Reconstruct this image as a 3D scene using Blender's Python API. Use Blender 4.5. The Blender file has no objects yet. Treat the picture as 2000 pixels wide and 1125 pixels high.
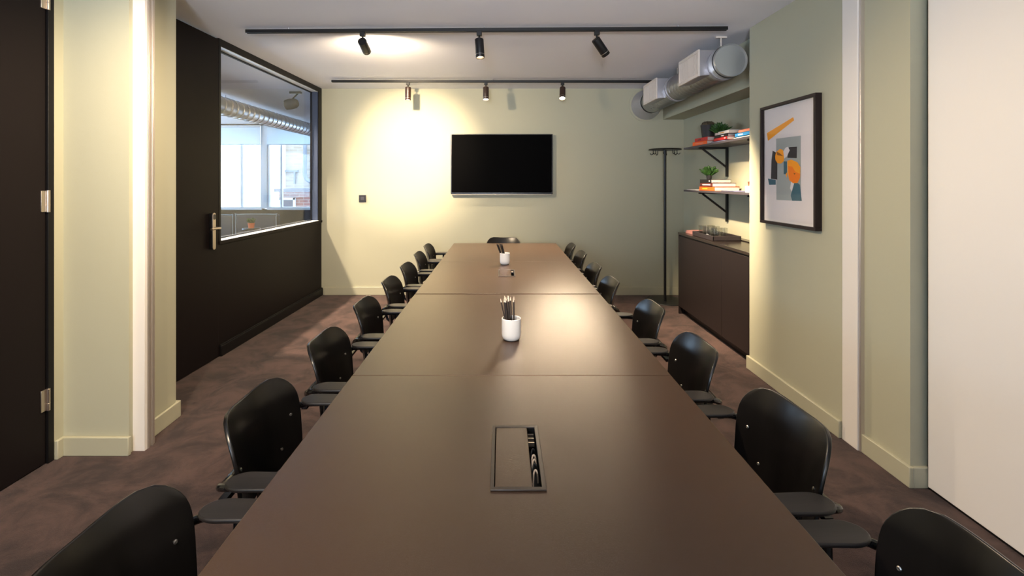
import bpy, bmesh, math, random
from mathutils import Vector, Matrix, noise
random.seed(7)
PI = math.pi
sc = bpy.context.scene
C = sc.collection

# ------------------------------------------------------------------ materials
def lin(c):
    return tuple(((v/255)/12.92 if v/255 <= .04045 else ((v/255+.055)/1.055)**2.4) for v in c)

def mat(name, col, rough=.5, metal=0., spec=.5, bump=0., bscale=60., var=0., vscale=4., coat=0., stretch=None, emit=None, estr=0., aniso=0.):
    m = bpy.data.materials.new(name); m.use_nodes = True
    nt = m.node_tree; N = nt.nodes; L = nt.links
    b = N['Principled BSDF']
    col = tuple(col)
    b.inputs['Base Color'].default_value = col + (1,)
    b.inputs['Roughness'].default_value = rough
    b.inputs['Metallic'].default_value = metal
    b.inputs['Specular IOR Level'].default_value = spec
    b.inputs['Coat Weight'].default_value = coat
    tc = N.new('ShaderNodeTexCoord')
    def coords(scale):
        mp = N.new('ShaderNodeMapping'); L.new(tc.outputs['Object'], mp.inputs['Vector'])
        if stretch: mp.inputs['Scale'].default_value = stretch
        n = N.new('ShaderNodeTexNoise'); n.inputs['Scale'].default_value = scale
        n.inputs['Detail'].default_value = 4
        L.new(mp.outputs['Vector'], n.inputs['Vector']); return n
    if var > 0:
        n = coords(vscale); r = N.new('ShaderNodeMapRange')
        r.inputs['From Min'].default_value = .3; r.inputs['From Max'].default_value = .7
        L.new(n.outputs['Fac'], r.inputs['Value'])
        mx = N.new('ShaderNodeMix'); mx.data_type = 'RGBA'
        mx.inputs[6].default_value = tuple(v*(1-var) for v in col) + (1,)
        mx.inputs[7].default_value = tuple(min(1, v*(1+var)) for v in col) + (1,)
        L.new(r.outputs['Result'], mx.inputs[0]); L.new(mx.outputs[2], b.inputs['Base Color'])
    if bump > 0:
        n = coords(bscale); bp = N.new('ShaderNodeBump'); bp.inputs['Strength'].default_value = bump
        bp.inputs['Distance'].default_value = .002
        L.new(n.outputs['Fac'], bp.inputs['Height']); L.new(bp.outputs['Normal'], b.inputs['Normal'])
    if emit:
        b.inputs['Emission Color'].default_value = tuple(emit) + (1,)
        b.inputs['Emission Strength'].default_value = estr
    return m

def pane_mat(name, tint=(1, 1, 1), gloss=.08):
    m = bpy.data.materials.new(name); m.use_nodes = True
    nt = m.node_tree; N = nt.nodes; L = nt.links; N.clear()
    o = N.new('ShaderNodeOutputMaterial'); t = N.new('ShaderNodeBsdfTransparent'); g = N.new('ShaderNodeBsdfGlossy')
    t.inputs['Color'].default_value = tint + (1,); g.inputs['Roughness'].default_value = .02
    lw = N.new('ShaderNodeLayerWeight'); lw.inputs['Blend'].default_value = .5
    pw = N.new('ShaderNodeMath'); pw.operation = 'POWER'; pw.inputs[1].default_value = 4
    f = N.new('ShaderNodeMath'); f.operation = 'MULTIPLY_ADD'; f.inputs[1].default_value = .55; f.inputs[2].default_value = gloss*.4
    L.new(lw.outputs['Facing'], pw.inputs[0]); L.new(pw.outputs[0], f.inputs[0])
    mx = N.new('ShaderNodeMixShader')
    L.new(f.outputs[0], mx.inputs[0]); L.new(t.outputs[0], mx.inputs[1]); L.new(g.outputs[0], mx.inputs[2])
    L.new(mx.outputs[0], o.inputs['Surface'])
    return m

def carpet_mat():
    m = bpy.data.materials.new('carpet'); m.use_nodes = True
    nt = m.node_tree; N = nt.nodes; L = nt.links; b = N['Principled BSDF']
    b.inputs['Roughness'].default_value = 1; b.inputs['Specular IOR Level'].default_value = .1
    b.inputs['Sheen Weight'].default_value = .12; b.inputs['Sheen Roughness'].default_value = .5
    tc = N.new('ShaderNodeTexCoord')
    n1 = N.new('ShaderNodeTexNoise'); n1.inputs['Scale'].default_value = 3.8; n1.inputs['Detail'].default_value = 6; n1.inputs['Roughness'].default_value = .7; n1.inputs['Distortion'].default_value = .6
    n2 = N.new('ShaderNodeTexNoise'); n2.inputs['Scale'].default_value = 320; n2.inputs['Detail'].default_value = 2
    L.new(tc.outputs['Object'], n1.inputs['Vector']); L.new(tc.outputs['Object'], n2.inputs['Vector'])
    r1 = N.new('ShaderNodeValToRGB')
    r1.color_ramp.elements[0].position = .40; r1.color_ramp.elements[0].color = (.028, .0158, .0138, 1)
    r1.color_ramp.elements[1].position = .60; r1.color_ramp.elements[1].color = (.074, .042, .036, 1)
    L.new(n1.outputs['Fac'], r1.inputs['Fac'])
    mr = N.new('ShaderNodeMapRange'); mr.inputs['To Min'].default_value = .55; mr.inputs['To Max'].default_value = 1.45
    L.new(n2.outputs['Fac'], mr.inputs['Value'])
    mx = N.new('ShaderNodeMix'); mx.data_type = 'RGBA'; mx.blend_type = 'MULTIPLY'; mx.inputs[0].default_value = 1
    L.new(r1.outputs['Color'], mx.inputs[6]); L.new(mr.outputs['Result'], mx.inputs[7])
    L.new(mx.outputs[2], b.inputs['Base Color'])
    bp = N.new('ShaderNodeBump'); bp.inputs['Strength'].default_value = .7; bp.inputs['Distance'].default_value = .004
    L.new(n2.outputs['Fac'], bp.inputs['Height']); L.new(bp.outputs['Normal'], b.inputs['Normal'])
    return m

def brick_mat(name, c1, c2, mortar):
    m = bpy.data.materials.new(name); m.use_nodes = True
    nt = m.node_tree; N = nt.nodes; L = nt.links; b = N['Principled BSDF']
    b.inputs['Roughness'].default_value = .9
    tc = N.new('ShaderNodeTexCoord'); mp = N.new('ShaderNodeMapping'); mp.inputs['Rotation'].default_value = (PI/2, 0, 0)
    t = N.new('ShaderNodeTexBrick'); t.inputs['Scale'].default_value = 1
    t.inputs['Brick Width'].default_value = .23; t.inputs['Row Height'].default_value = .075; t.inputs['Mortar Size'].default_value = .01
    t.inputs['Color1'].default_value = c1 + (1,); t.inputs['Color2'].default_value = c2 + (1,); t.inputs['Mortar'].default_value = mortar + (1,)
    L.new(tc.outputs['Object'], mp.inputs['Vector']); L.new(mp.outputs['Vector'], t.inputs['Vector']); L.new(t.outputs['Color'], b.inputs['Base Color'])
    return m

def blind_mat():
    m = bpy.data.materials.new('roller_blind'); m.use_nodes = True
    nt = m.node_tree; N = nt.nodes; L = nt.links; N.clear()
    o = N.new('ShaderNodeOutputMaterial'); t = N.new('ShaderNodeBsdfTranslucent'); g = N.new('ShaderNodeBsdfDiffuse'); mx = N.new('ShaderNodeMixShader')
    t.inputs['Color'].default_value = (.8, .9, .95, 1); g.inputs['Color'].default_value = (.8, .84, .86, 1); mx.inputs[0].default_value = .5
    L.new(g.outputs[0], mx.inputs[1]); L.new(t.outputs[0], mx.inputs[2]); L.new(mx.outputs[0], o.inputs['Surface']); return m

def spiral_mat():
    m = mat('galvanised_spiral', (.40, .41, .44), .26, 1.)
    nt = m.node_tree; N = nt.nodes; L = nt.links; b = N['Principled BSDF']
    tc = N.new('ShaderNodeTexCoord'); n = N.new('ShaderNodeTexNoise'); n.inputs['Scale'].default_value = 9
    L.new(tc.outputs['Object'], n.inputs['Vector'])
    r = N.new('ShaderNodeMapRange'); r.inputs['To Min'].default_value = .2; r.inputs['To Max'].default_value = .42
    L.new(n.outputs['Fac'], r.inputs['Value']); L.new(r.outputs['Result'], b.inputs['Roughness'])
    return m

M = dict(
    green=mat('sage_wall_paint', (.415, .405, .300), .62, bump=.12, bscale=220, spec=.35),
    green_trim=mat('sage_trim_paint', (.42, .405, .298), .4, spec=.45),
    ceiling=mat('ceiling_paint', (.80, .81, .87), .7, bump=.05, bscale=150, spec=.3),
    white=mat('white_paint', (.74, .70, .66), .45),
    white_panel=mat('white_panel_laminate', (.76, .735, .71), .42, spec=.4),
    alu=mat('aluminium_profile', (.62, .56, .50), .35, .7),
    dark=mat('dark_brown_paint', (.0095, .0070, .0072), .48, spec=.10, bump=.05, bscale=300),
    darker=mat('black_paint', (.006, .0055, .006), .42, spec=.22),
    carpet=carpet_mat(),
    table=mat('table_laminate', (.052, .0255, .0125), .25, spec=.52, bump=.25, bscale=900),
    table_edge=mat('table_edge_band', (.035, .024, .018), .3, spec=.6),
    ply=mat('black_stained_plywood', (.005, .0042, .0040), .28, spec=.5, var=.45, vscale=14, stretch=(1, 1, .12), bump=.08, bscale=60),
    ply_arm=mat('black_stained_arm_wood', (.013, .0105, .0100), .40, spec=.5, var=.4, vscale=24, stretch=(.15, 1, 1), bump=.1, bscale=90),
    tube=mat('black_powder_coated_tube', (.006, .006, .007), .22, spec=.6),
    screw=mat('screw_metal', (.55, .52, .48), .3, 1.),
    metal=mat('brushed_steel', (.60, .52, .44), .32, 1.),
    steel=mat('sheet_steel', (.50, .49, .52), .40, .75, var=.1, vscale=3),
    spiral=spiral_mat(),
    duct_cap=mat('duct_cap_steel', (.55, .57, .58), .30, .7),
    grille=mat('cream_grille', (.70, .62, .55), .45),
    black=mat('black_metal', (.006, .006, .0065), .4, spec=.4),
    screen=mat('television_screen', (.0008, .0008, .001), .6, spec=.02),
    bezel=mat('television_bezel', (.006, .006, .007), .3),
    glass=pane_mat('window_glass', (1, 1, 1), .09),
    tumbler=pane_mat('tumbler_glass', (.90, .90, .88), .35),
    picglass=pane_mat('picture_glass', (1, 1, 1), .02),
    paper=mat('print_paper', (.70, .65, .66), .8),
    mount=mat('mount_board', (.74, .70, .68), .8),
    frame=mat('stained_frame_wood', (.020, .012, .012), .45, spec=.25, var=.3, vscale=30, stretch=(1, 1, .1)),
    p_orange=mat('print_orange', (.88, .33, .01), .8), p_orange2=mat('print_deep_orange', (.84, .20, .005), .8),
    p_dark=mat('print_charcoal', (.035, .032, .036), .8), p_grey=mat('print_grey', (.33, .36, .36), .8),
    p_teal=mat('print_teal', (.045, .12, .16), .8), p_brown=mat('print_brown', (.30, .10, .01), .8),
    ceramic=mat('white_ceramic', (.80, .78, .75), .25, coat=.3),
    pencil=mat('dark_pencil_lacquer', (.045, .036, .034), .3),
    pencil_tip=mat('pale_pencil_wood', (.88, .72, .58), .6),
    cab=mat('cabinet_laminate', (.0135, .0092, .0096), .42, spec=.32),
    cab_top=mat('cabinet_top_laminate', (.022, .016, .014), .24, spec=.6),
    shelf=mat('shelf_laminate', (.055, .048, .058), .4),
    book_page=mat('book_pages', (.62, .55, .50), .8, bump=.3, bscale=400, stretch=(.05, .05, 1)),
    b_orange=mat('orange_cover', (.85, .12, .015), .45), b_red=mat('red_cover', (.55, .02, .02), .4),
    b_black=mat('black_cover', (.015, .013, .014), .4), b_blue=mat('blue_cover', (.03, .22, .52), .4),
    b_white=mat('white_cover', (.72, .68, .66), .5), b_coral=mat('coral_cover', (.75, .22, .14), .5),
    b_maroon=mat('maroon_cover', (.10, .02, .018), .4), b_amber=mat('amber_cover', (.85, .40, .03), .45),
    b_pink=mat('pink_cover', (.55, .26, .23), .55), b_lilac=mat('lilac_cover', (.30, .30, .50), .5),
    pot_black=mat('black_pot', (.018, .015, .015), .55), pot_pink=mat('pale_pink_pot', (.62, .46, .42), .5),
    soil=mat('soil', (.06, .035, .022), 1), cactus=mat('brown_green_cactus', (.075, .055, .03), .9, var=.5, vscale=40),
    leaf=mat('succulent_leaf', (.028, .085, .014), .5, var=.5, vscale=30), terracotta=mat('orange_pot', (.70, .16, .05), .6),
    tray=mat('woven_tray', (.026, .019, .021), .5, bump=.6, bscale=160),
    lamp_on=mat('lamp_glow', (1, .85, .6), .5, emit=(1, .72, .42), estr=45),
    lamp_rim=mat('lamp_rim', (.03, .014, .009), .35),
    sofa=mat('slate_upholstery', (.055, .06, .075), .6), rim_light_line=mat('rim_light_blue', (.35, .45, .55), .4),
    blind=blind_mat(), winframe=mat('white_window_frame', (.62, .66, .70), .4),
    brick_pale=brick_mat('pale_brick', (.30, .235, .175), (.40, .32, .25), (.36, .32, .28)),
    brick_red=brick_mat('red_brick', (.20, .08, .065), (.26, .115, .09), (.28, .21, .18)),
    slate=mat('roof_slate', (.10, .09, .10), .7), pipe=mat('drain_pipe', (.14, .15, .17), .5),
    lining=mat('daylit_pale_lining', (.72, .76, .80), .3), jamb=mat('daylit_blue_jamb', (.045, .06, .10), .25),
    cable=mat('pale_cable', (.55, .42, .30), .4), socket=mat('socket_plastic', (.02, .02, .025), .35),
)

# ------------------------------------------------------------------ mesh helpers
def nb(): return bmesh.new()

def add_box(bm, x0, y0, z0, x1, y1, z1, mx=None):
    r = bmesh.ops.create_cube(bm, size=1)
    mt = Matrix.Translation(((x0+x1)/2, (y0+y1)/2, (z0+z1)/2)) @ Matrix.Diagonal((abs(x1-x0), abs(y1-y0), abs(z1-z0), 1))
    if mx is not None: mt = mx @ mt
    bmesh.ops.transform(bm, matrix=mt, verts=r['verts'])
    return r['verts']

def add_prism(bm, pts, a, b, axis='z'):
    """pts: 2D outline; extruded from a to b along axis (x: pts are (y,z); y: (x,z); z: (x,y))"""
    def P(p, t):
        return {'x': (t, p[0], p[1]), 'y': (p[0], t, p[1]), 'z': (p[0], p[1], t)}[axis]
    v0 = [bm.verts.new(P(p, a)) for p in pts]; v1 = [bm.verts.new(P(p, b)) for p in pts]
    bm.faces.new(v0); bm.faces.new(v1)
    n = len(pts)
    for i in range(n): bm.faces.new((v0[i], v0[(i+1) % n], v1[(i+1) % n], v1[i]))

def add_lathe(bm, prof, seg=32, mx=None, close=False):
    """prof: list of (r,z); revolve round z"""
    rings = []
    for r, z in prof:
        if r < 1e-6: rings.append([bm.verts.new((0, 0, z))])
        else: rings.append([bm.verts.new((r*math.cos(2*PI*i/seg), r*math.sin(2*PI*i/seg), z)) for i in range(seg)])
    pairs = list(zip(rings, rings[1:]))
    if close: pairs.append((rings[-1], rings[0]))
    for a, b in pairs:
        for i in range(seg):
            j = (i+1) % seg
            if len(a) == 1 and len(b) == 1: continue
            if len(a) == 1: bm.faces.new((a[0], b[i], b[j]))
            elif len(b) == 1: bm.faces.new((a[i], a[j], b[0]))
            else: bm.faces.new((a[i], a[j], b[j], b[i]))
    vs = [v for r in rings for v in r]
    if mx is not None: bmesh.ops.transform(bm, matrix=mx, verts=vs)
    return vs

def smooth_path(pts, sub=6):
    pts = [Vector(p) for p in pts]; out = []
    n = len(pts)
    for i in range(n-1):
        p0 = pts[max(i-1, 0)]; p1 = pts[i]; p2 = pts[i+1]; p3 = pts[min(i+2, n-1)]
        for k in range(sub):
            t = k/sub
            out.append(.5*((2*p1)+(p2-p0)*t+(2*p0-5*p1+4*p2-p3)*t*t+(3*p1-p0-3*p2+p3)*t**3))
    out.append(pts[-1]); return out

def add_tube(bm, pts, r, seg=10, caps=True):
    pts = [Vector(p) for p in pts]; rings = []
    up = Vector((0, 0, 1)); prev = None
    for i, p in enumerate(pts):
        d = (pts[min(i+1, len(pts)-1)]-pts[max(i-1, 0)]).normalized()
        if prev is None:
            a = up if abs(d.z) < .9 else Vector((1, 0, 0)); u = d.cross(a).normalized()
        else: u = (prev-d*prev.dot(d)).normalized()
        prev = u; w = d.cross(u)
        rr = r[i] if isinstance(r, (list, tuple)) else r
        rings.append([bm.verts.new(p+rr*(math.cos(2*PI*k/seg)*u+math.sin(2*PI*k/seg)*w)) for k in range(seg)])
    for a, b in zip(rings, rings[1:]):
        for k in range(seg): bm.faces.new((a[k], a[(k+1) % seg], b[(k+1) % seg], b[k]))
    if caps: bm.faces.new(rings[0]); bm.faces.new(rings[-1])

def obj(name, bm, m, parent=None, loc=None, bevel=0., smooth=True, seg=2, angle=35, offset=None):
    """link ONE mesh. offset: the parent's world position when bm is in world coordinates."""
    bmesh.ops.recalc_face_normals(bm, faces=bm.faces)
    if offset is not None: bmesh.ops.translate(bm, verts=bm.verts, vec=-Vector(offset))
    me = bpy.data.meshes.new(name); bm.to_mesh(me); bm.free()
    if smooth:
        for p in me.polygons: p.use_smooth = True
        me.set_sharp_from_angle(angle=math.radians(angle))
    me.materials.append(M[m] if isinstance(m, str) else m)
    o = bpy.data.objects.new(name, me); C.objects.link(o)
    if parent is not None: o.parent = parent
    if loc is not None: o.location = loc
    if bevel > 0:
        b = o.modifiers.new('bevel', 'BEVEL'); b.width = bevel; b.segments = seg; b.limit_method = 'ANGLE'; b.angle_limit = math.radians(40)
        b.harden_normals = False
    return o

def thing(name, label, cat, loc=(0, 0, 0), rotz=0, group=None):
    o = bpy.data.objects.new(name, None); C.objects.link(o); o.empty_display_size = .1
    o.location = loc; o.rotation_euler = (0, 0, rotz); o['label'] = label; o['category'] = cat
    if group: o['group'] = group
    return o

def tag(o, label, cat, group=None, kind=None):
    o['label'] = label; o['category'] = cat
    if group: o['group'] = group
    if kind: o['kind'] = kind
    return o

def struct(name, bm, m, parent=None, **k):
    o = obj(name, bm, m, parent, **k)
    if parent is None: o['kind'] = 'structure'
    return o

def simple_box(*a, mx=None):
    bm = nb(); add_box(bm, *a, mx=mx); return bm

def dup(root, loc, rotz, label=None, group=None):
    r = root.copy(); C.objects.link(r); r.location = loc; r.rotation_euler = (0, 0, rotz)
    if label: r['label'] = label
    if group: r['group'] = group
    for ch in list(root.children):
        c = ch.copy(); C.objects.link(c); c.parent = r
        for g in ch.children:
            d = g.copy(); C.objects.link(d); d.parent = c
    return r

# ------------------------------------------------------------------ dimensions (metres, camera stands over the origin, +Y looks down the table)
H = 2.665; YF = 6.242; XR = 1.94; XA = 2.35
NEAR = -2.6
def XL(y): return -2.328-(YF-y)*.017            # the glazed partition leans very slightly out of square

# ---- floor and ceiling
struct('floor', simple_box(-7.2, NEAR-.1, -.1, 2.6, 10.3, 0), 'carpet', smooth=False)
struct('ceiling', simple_box(-7.2, NEAR-.1, H, 2.6, 10.3, H+.12), 'ceiling', smooth=False)

# ---- far wall + baseboard
struct('wall_far', simple_box(-2.332, YF, 0, XA+.12, YF+.12, H), 'green', smooth=False)
def baseboard(name, pts_fn):
    bm = nb(); pts_fn(bm); return struct(name, bm, 'green_trim', bevel=.004)
baseboard('baseboard_far', lambda b: add_box(b, -2.29, YF-.018, 0, XA, YF, .105))

# ---- right side: alcove wall, pier wall, reveal, panel
struct('wall_alcove', simple_box(XA, 3.6, 0, XA+.12, YF, H), 'green', smooth=False)
struct('wall_right', simple_box(XR, 2.755, 0, XA+.12, 3.785, H), 'green', smooth=False)
struct('wall_right_near', simple_box(1.965, 2.325, 0, XA+.12, 2.72, H), 'green', smooth=False)
struct('wall_right_rear', simple_box(2.10, NEAR, 0, XA+.12, 2.325, H), 'green', smooth=False)
baseboard('baseboard_right', lambda b: (add_box(b, XR-.018, 2.757, 0, XR+.002, 3.803, .1), add_box(b, XR, 3.783, 0, 1.97, 3.803, .1)))
baseboard('baseboard_right_near', lambda b: (add_box(b, 1.947, 2.307, 0, 1.967, 2.62, .1), add_box(b, 1.967, 2.307, 0, 2.045, 2.327, .1)))
baseboard('baseboard_alcove', lambda b: add_box(b, XA-.018, 5.40, 0, XA, YF-.018, .1))
bm = nb(); add_box(bm, 1.937, 2.632, 0, 1.98, 2.752, H)
t1 = struct('trim_1', bm, 'white', bevel=.003)
o = obj('edge_strip', simple_box(1.944, 2.618, 0, 1.98, 2.631, H), 'alu', t1, bevel=.002)

# soffit beam over the alcove
struct('wall_alcove_soffit', simple_box(2.083, 3.785, 2.264, XA, YF, H), 'green', smooth=False)

# ---- rear wall (behind the camera) in white for bounce, with a window opening added for cool fill
bm = nb()
add_box(bm, -2.5, NEAR-.12, 0, 2.3, NEAR, .9); add_box(bm, -2.5, NEAR-.12, 2.35, 2.3, NEAR, H)
add_box(bm, -2.5, NEAR-.12, .9, -1.9, NEAR, 2.35); add_box(bm, -.6, NEAR-.12, .9, 2.3, NEAR, 2.35)
struct('wall_rear', bm, 'white', smooth=False)

# ---- left side, near part
struct('wall_left', simple_box(-2.50, NEAR, 0, -2.385, 1.58, H), 'green', smooth=False)
struct('wall_left_return', simple_box(-2.50, 2.545, 0, -2.358, 2.62, H), 'green', smooth=False)
bm = nb(); add_prism(bm, [(-2.50, 2.600), (-2.005, 2.600), (-2.012, 2.71), (-2.026, 3.006), (-2.50, 3.006)], 0, H)
struct('wall_left_pier', bm, 'green', smooth=False)
def bb_left(b):
    add_box(b, -2.358, 2.578, 0, -1.992, 2.600, .1)
    add_box(b, -2.358, 2.545, 0, -2.338, 2.58, .1)
    add_prism(b, [(-2.005, 2.72), (-1.990, 2.72), (-2.006, 3.024), (-2.05, 3.024), (-2.05, 3.0), (-2.02, 3.0)], 0, .1)
baseboard('baseboard_left', bb_left)
# white jamb with a ribbed track profile
bm = nb(); add_box(bm, -2.008, 2.628, 0, -1.942, 2.650, H)
t2 = struct('trim_2', bm, 'white', bevel=.002)
bm = nb()
for k in range(4):
    add_box(bm, -2.02, 2.652+k*.0155, 0, -1.940-.004*(k % 2), 2.652+k*.0155+.0105, H)
add_box(bm, -2.02, 2.65, 0, -1.952, 2.715, H)
obj('ribbed_profile', bm, 'alu', t2, bevel=.0015)

# near left door: black, with three hinges
dr = struct('door_2', simple_box(-2.425, 1.62, .006, -2.367, 2.508, H-.01), 'dark', bevel=.003)
bm = nb(); add_box(bm, -2.43, 2.512, 0, -2.357, 2.546, H); add_box(bm, -2.43, 1.58, 0, -2.36, 1.617, H)
obj('door_frame', bm, 'darker', dr, bevel=.002)
for z in (2.415, 1.364, .334):
    bm = nb(); add_tube(bm, [(-2.357, 2.512, z-.057), (-2.357, 2.512, z+.057)], .0085, 12)
    add_box(bm, -2.367, 2.478, z-.055, -2.361, 2.512, z+.055)
    add_tube(bm, [(-2.357, 2.512, z-.018), (-2.357, 2.512, z-.020)], .0095, 12)
    obj('hinge', bm, 'metal', dr, bevel=.001)

# ------------------------------------------------------------------ glazed partition (slightly out of square): local u = distance back from the far wall along the wall, w = into room
ang = math.atan(.017)
PF = Matrix.Translation((XL(YF), YF, 0)) @ Matrix.Rotation(-ang, 4, 'Z')
# local frame: x into the room, y along +Y (negative y = towards camera)
def pbox(bm, w0, u0, z0, w1, u1, z1): add_box(bm, w0, -u0, z0, w1, -u1, z1, mx=PF)
uo0, uo1 = YF-6.136, YF-4.066        # opening, distances from the far wall
SILL, HEAD = .967, 2.605
bm = nb()
pbox(bm, -.10, uo1+.03, 0, 0, 0, SILL-.03)                 # lower panelling
struct('wall_left_partition', bm, 'dark', bevel=.002)
bm = nb(); pbox(bm, -.104, uo1+.03, SILL-.03, .012, 0.0, SILL)
struct('trim_3', bm, 'dark', bevel=.003)                   # sill cap
bm = nb(); pbox(bm, -.10, uo0, SILL, .004, 0, H); pbox(bm, -.10, uo1+.028, HEAD, .004, uo0, H); pbox(bm, -.10, uo1+.028, SILL, .004, uo1, HEAD)
w1 = struct('window_1', bm, 'darker', bevel=.002)
bm = nb(); pbox(bm, -.099, uo1, HEAD-.004, -.006, uo0, HEAD); pbox(bm, -.099, uo1, SILL, .010, uo0, SILL+.004)
obj('reveal_lining', bm, 'lining', w1)  # pale head lining; the sill's paleness paints in daylight glare
bm = nb(); pbox(bm, -.099, uo0+.004, SILL+.004, -.006, uo0, HEAD-.004); pbox(bm, -.099, uo1, SILL+.004, -.006, uo1-.004, HEAD-.004)
obj('jamb_lining', bm, 'jamb', w1)  # blue of the jambs paints in the daylight on them
bm = nb(); pbox(bm, -.092, uo1, SILL, -.086, uo0, HEAD)
obj('glass_pane', bm, 'glass', w1, smooth=False)
bm = nb()
for a, b_ in ((-.098, -.0925), (-.0855, -.078)):
    pbox(bm, a, uo1, SILL, b_, uo0, SILL+.012); pbox(bm, a, uo1, HEAD-.016, b_, uo0, HEAD)
    pbox(bm, a, uo0+.014, SILL, b_, uo0, HEAD); pbox(bm, a, uo1, SILL, b_, uo1-.014, HEAD)
obj('glazing_bead', bm, 'darker', w1)
bm = nb(); pbox(bm, 0, uo1+.02, 0, .022, 0, .088); pbox(bm, 0, uo1+.02, .088, .014, 0, .098)
struct('baseboard_left_partition', bm, 'darker', bevel=.003)
# door leaf in the partition plane, with a long handle plate
bm = nb(); pbox(bm, -.055, uo1+.95, .006, .003, uo1+.033, H-.012)
d1 = struct('door_1', bm, 'dark', bevel=.002)
bm = nb(); pbox(bm, -.06, uo1+1.3, 0, -.012, uo1+.955, H); pbox(bm, -.1, uo1+.031, 0, -.02, uo1+.026, H)
obj('door_frame', bm, 'darker', d1, bevel=.002)
uh = YF-3.925
def arcrect(w, h, r, n=6):
    out = []
    for cx, cy, a0 in ((w/2-r, h/2-r, 0), (-w/2+r, h/2-r, 90), (-w/2+r, -h/2+r, 180), (w/2-r, -h/2+r, 270)):
        for k in range(n+1):
            a = math.radians(a0+90*k/n); out.append((cx+r*math.cos(a), cy+r*math.sin(a)))
    return out
def plate(w0, w1, width, height, zc, uc, r):
    bm = nb(); pts = [(-uc+p[0], zc+p[1]) for p in arcrect(width, height, r)]
    add_prism(bm, pts, w0, w1, 'x'); bmesh.ops.transform(bm, matrix=PF, verts=bm.verts); return bm
hp = obj('handle_housing', plate(.003, .030, .046, .292, 1.062, uh, .008), 'tube', d1, bevel=.003)
obj('face_plate', plate(.030, .0345, .040, .30, 1.062, uh, .0195), 'metal', hp, bevel=.002)
obj('card_reader', plate(.0345, .038, .030, .044, 1.178, uh, .012), 'socket', hp, bevel=.002)
bm = nb()
lv = [(.034, -uh, 1.088), (.075, -uh, 1.088), (.085, -uh-.010, 1.088), (.088, -uh-.06, 1.090), (.088, -uh-.125, 1.090)]
lv = smooth_path([(a, b_, c) for a, b_, c in lv], 5)
add_tube(bm, [PF @ Vector((a, b_, c)) for a, b_, c in lv], .0095, 12)
obj('lever', bm, 'metal', hp)
# wall behind the hidden end of the door up to the pier
bm = nb(); pbox(bm, -.16, YF-2.95, 0, -.062, uo1+.96, H)
struct('wall_left_door_end', bm, 'dark', smooth=False)

# ------------------------------------------------------------------ room next door (seen through the glazing)
bm = nb(); add_box(bm, -7.2, NEAR, 0, -7.0, 10.3, .9); add_box(bm, -7.2, NEAR, 2.45, -7.0, 10.3, H); add_box(bm, -7.2, NEAR, .9, -7, 2.2, 2.45); add_box(bm, -7.2, 9.2, .9, -7, 10.3, 2.45); add_box(bm, -7.2, 5.4, .9, -7, 5.8, 2.45)
struct('wall_neighbour_left', bm, 'sofa', smooth=False)
struct('wall_neighbour_rear', simple_box(-7.0, .9, 0, -2.5, 1.0, H), 'sofa', smooth=False)
struct('wall_neighbour_right', simple_box(-2.46, YF+.12, 0, -2.34, 10.1, H), 'dark', smooth=False)
YW = 10.1
bm = nb(); add_box(bm, -7, YW, 0, -2.46, YW+.2, .88); add_box(bm, -7, YW, 2.63, -2.46, YW+.2, H); add_box(bm, -7, YW, .88, -6.4, YW+.2, 2.63)
struct('wall_neighbour_far', bm, 'dark', smooth=False)
def win(name, x0, x1, mull):
    bm = nb(); z0, z1 = .90, 2.63
    add_box(bm, x0, YW-.02, z0-.03, x1, YW+.1, z0+.03)
    for xx in (x0, x1): add_box(bm, xx-.04, YW, z0, xx+.04, YW+.1, z1)
    for xx in mull: add_box(bm, xx-.022, YW+.02, z0, xx+.022, YW+.08, z1)
    w = struct(name, bm, 'winframe', bevel=.004)
    obj('glass_pane', simple_box(x0+.04, YW+.045, z0+.03, x1-.04, YW+.053, z1), 'glass', w, smooth=False)
    return w
win('window_2', -6.4, -5.0, [-5.45]); win('window_3', -4.9, -2.6, [-4.62, -3.4])
struct('trim_4', simple_box(-5.0, YW-.01, .9, -4.9, YW+.12, 2.63), 'winframe')
def blind(x0, x1, label):
    t = thing('roller_blind', label, 'blind', (x0, YW-.05, 2.2), 0, 'roller blinds of the room next door')
    obj('blind_fabric', simple_box(x0, YW-.052, 2.235, x1, YW-.048, 2.60), 'blind', t, offset=t.location)
    obj('bottom_bar', simple_box(x0, YW-.058, 2.222, x1, YW-.042, 2.238), 'winframe', t, offset=t.location)
    bm = nb(); add_tube(bm, [(x0, YW-.06, 2.61), (x1, YW-.06, 2.61)], .022, 12); obj('roller', bm, 'winframe', t, offset=t.location)
blind(-6.38, -5.02, 'white roller blind beyond the glazing, left of the pale window post')
blind(-4.88, -2.62, 'white roller blind beyond the glazing, right of the pale window post')

# outside: neighbouring building
f = thing('brick_building', 'sunlit brick building with a drain pipe seen through the far windows', 'building', (-5, 13.2, -2))
def pb(name, m, *a, parent=f, **k):
    return obj(name, simple_box(*a), m, parent, offset=(parent.location if parent is f else f.location), **k)
pb('upper_wall', 'brick_pale', -7.3, 13.2, -2, -3.4, 13.6, 5)
pb('blown_out_wall', 'white', -9, 13.0, -2, -5.9, 13.6, 5)  # added white wall paints in the blown-out daylight on the left
pb('lower_wall', 'brick_red', -5.62, 12.2, -2, -2.6, 13.19, 1.2)
pb('lean_to_roof', 'slate', -5.70, 12.1, 1.2, -2.5, 13.19, 1.28)
pb('window_pane', 'slate', -5.55, 12.17, .55, -5.25, 12.21, 1.0)
bm = nb()
for a in ((-5.60, .50, -5.55, 1.05), (-5.25, .50, -5.20, 1.05), (-5.6, 1.0, -5.2, 1.05), (-5.6, .5, -5.2, .55)): add_box(bm, a[0], 12.15, a[1], a[2], 12.2, a[3])
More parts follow.
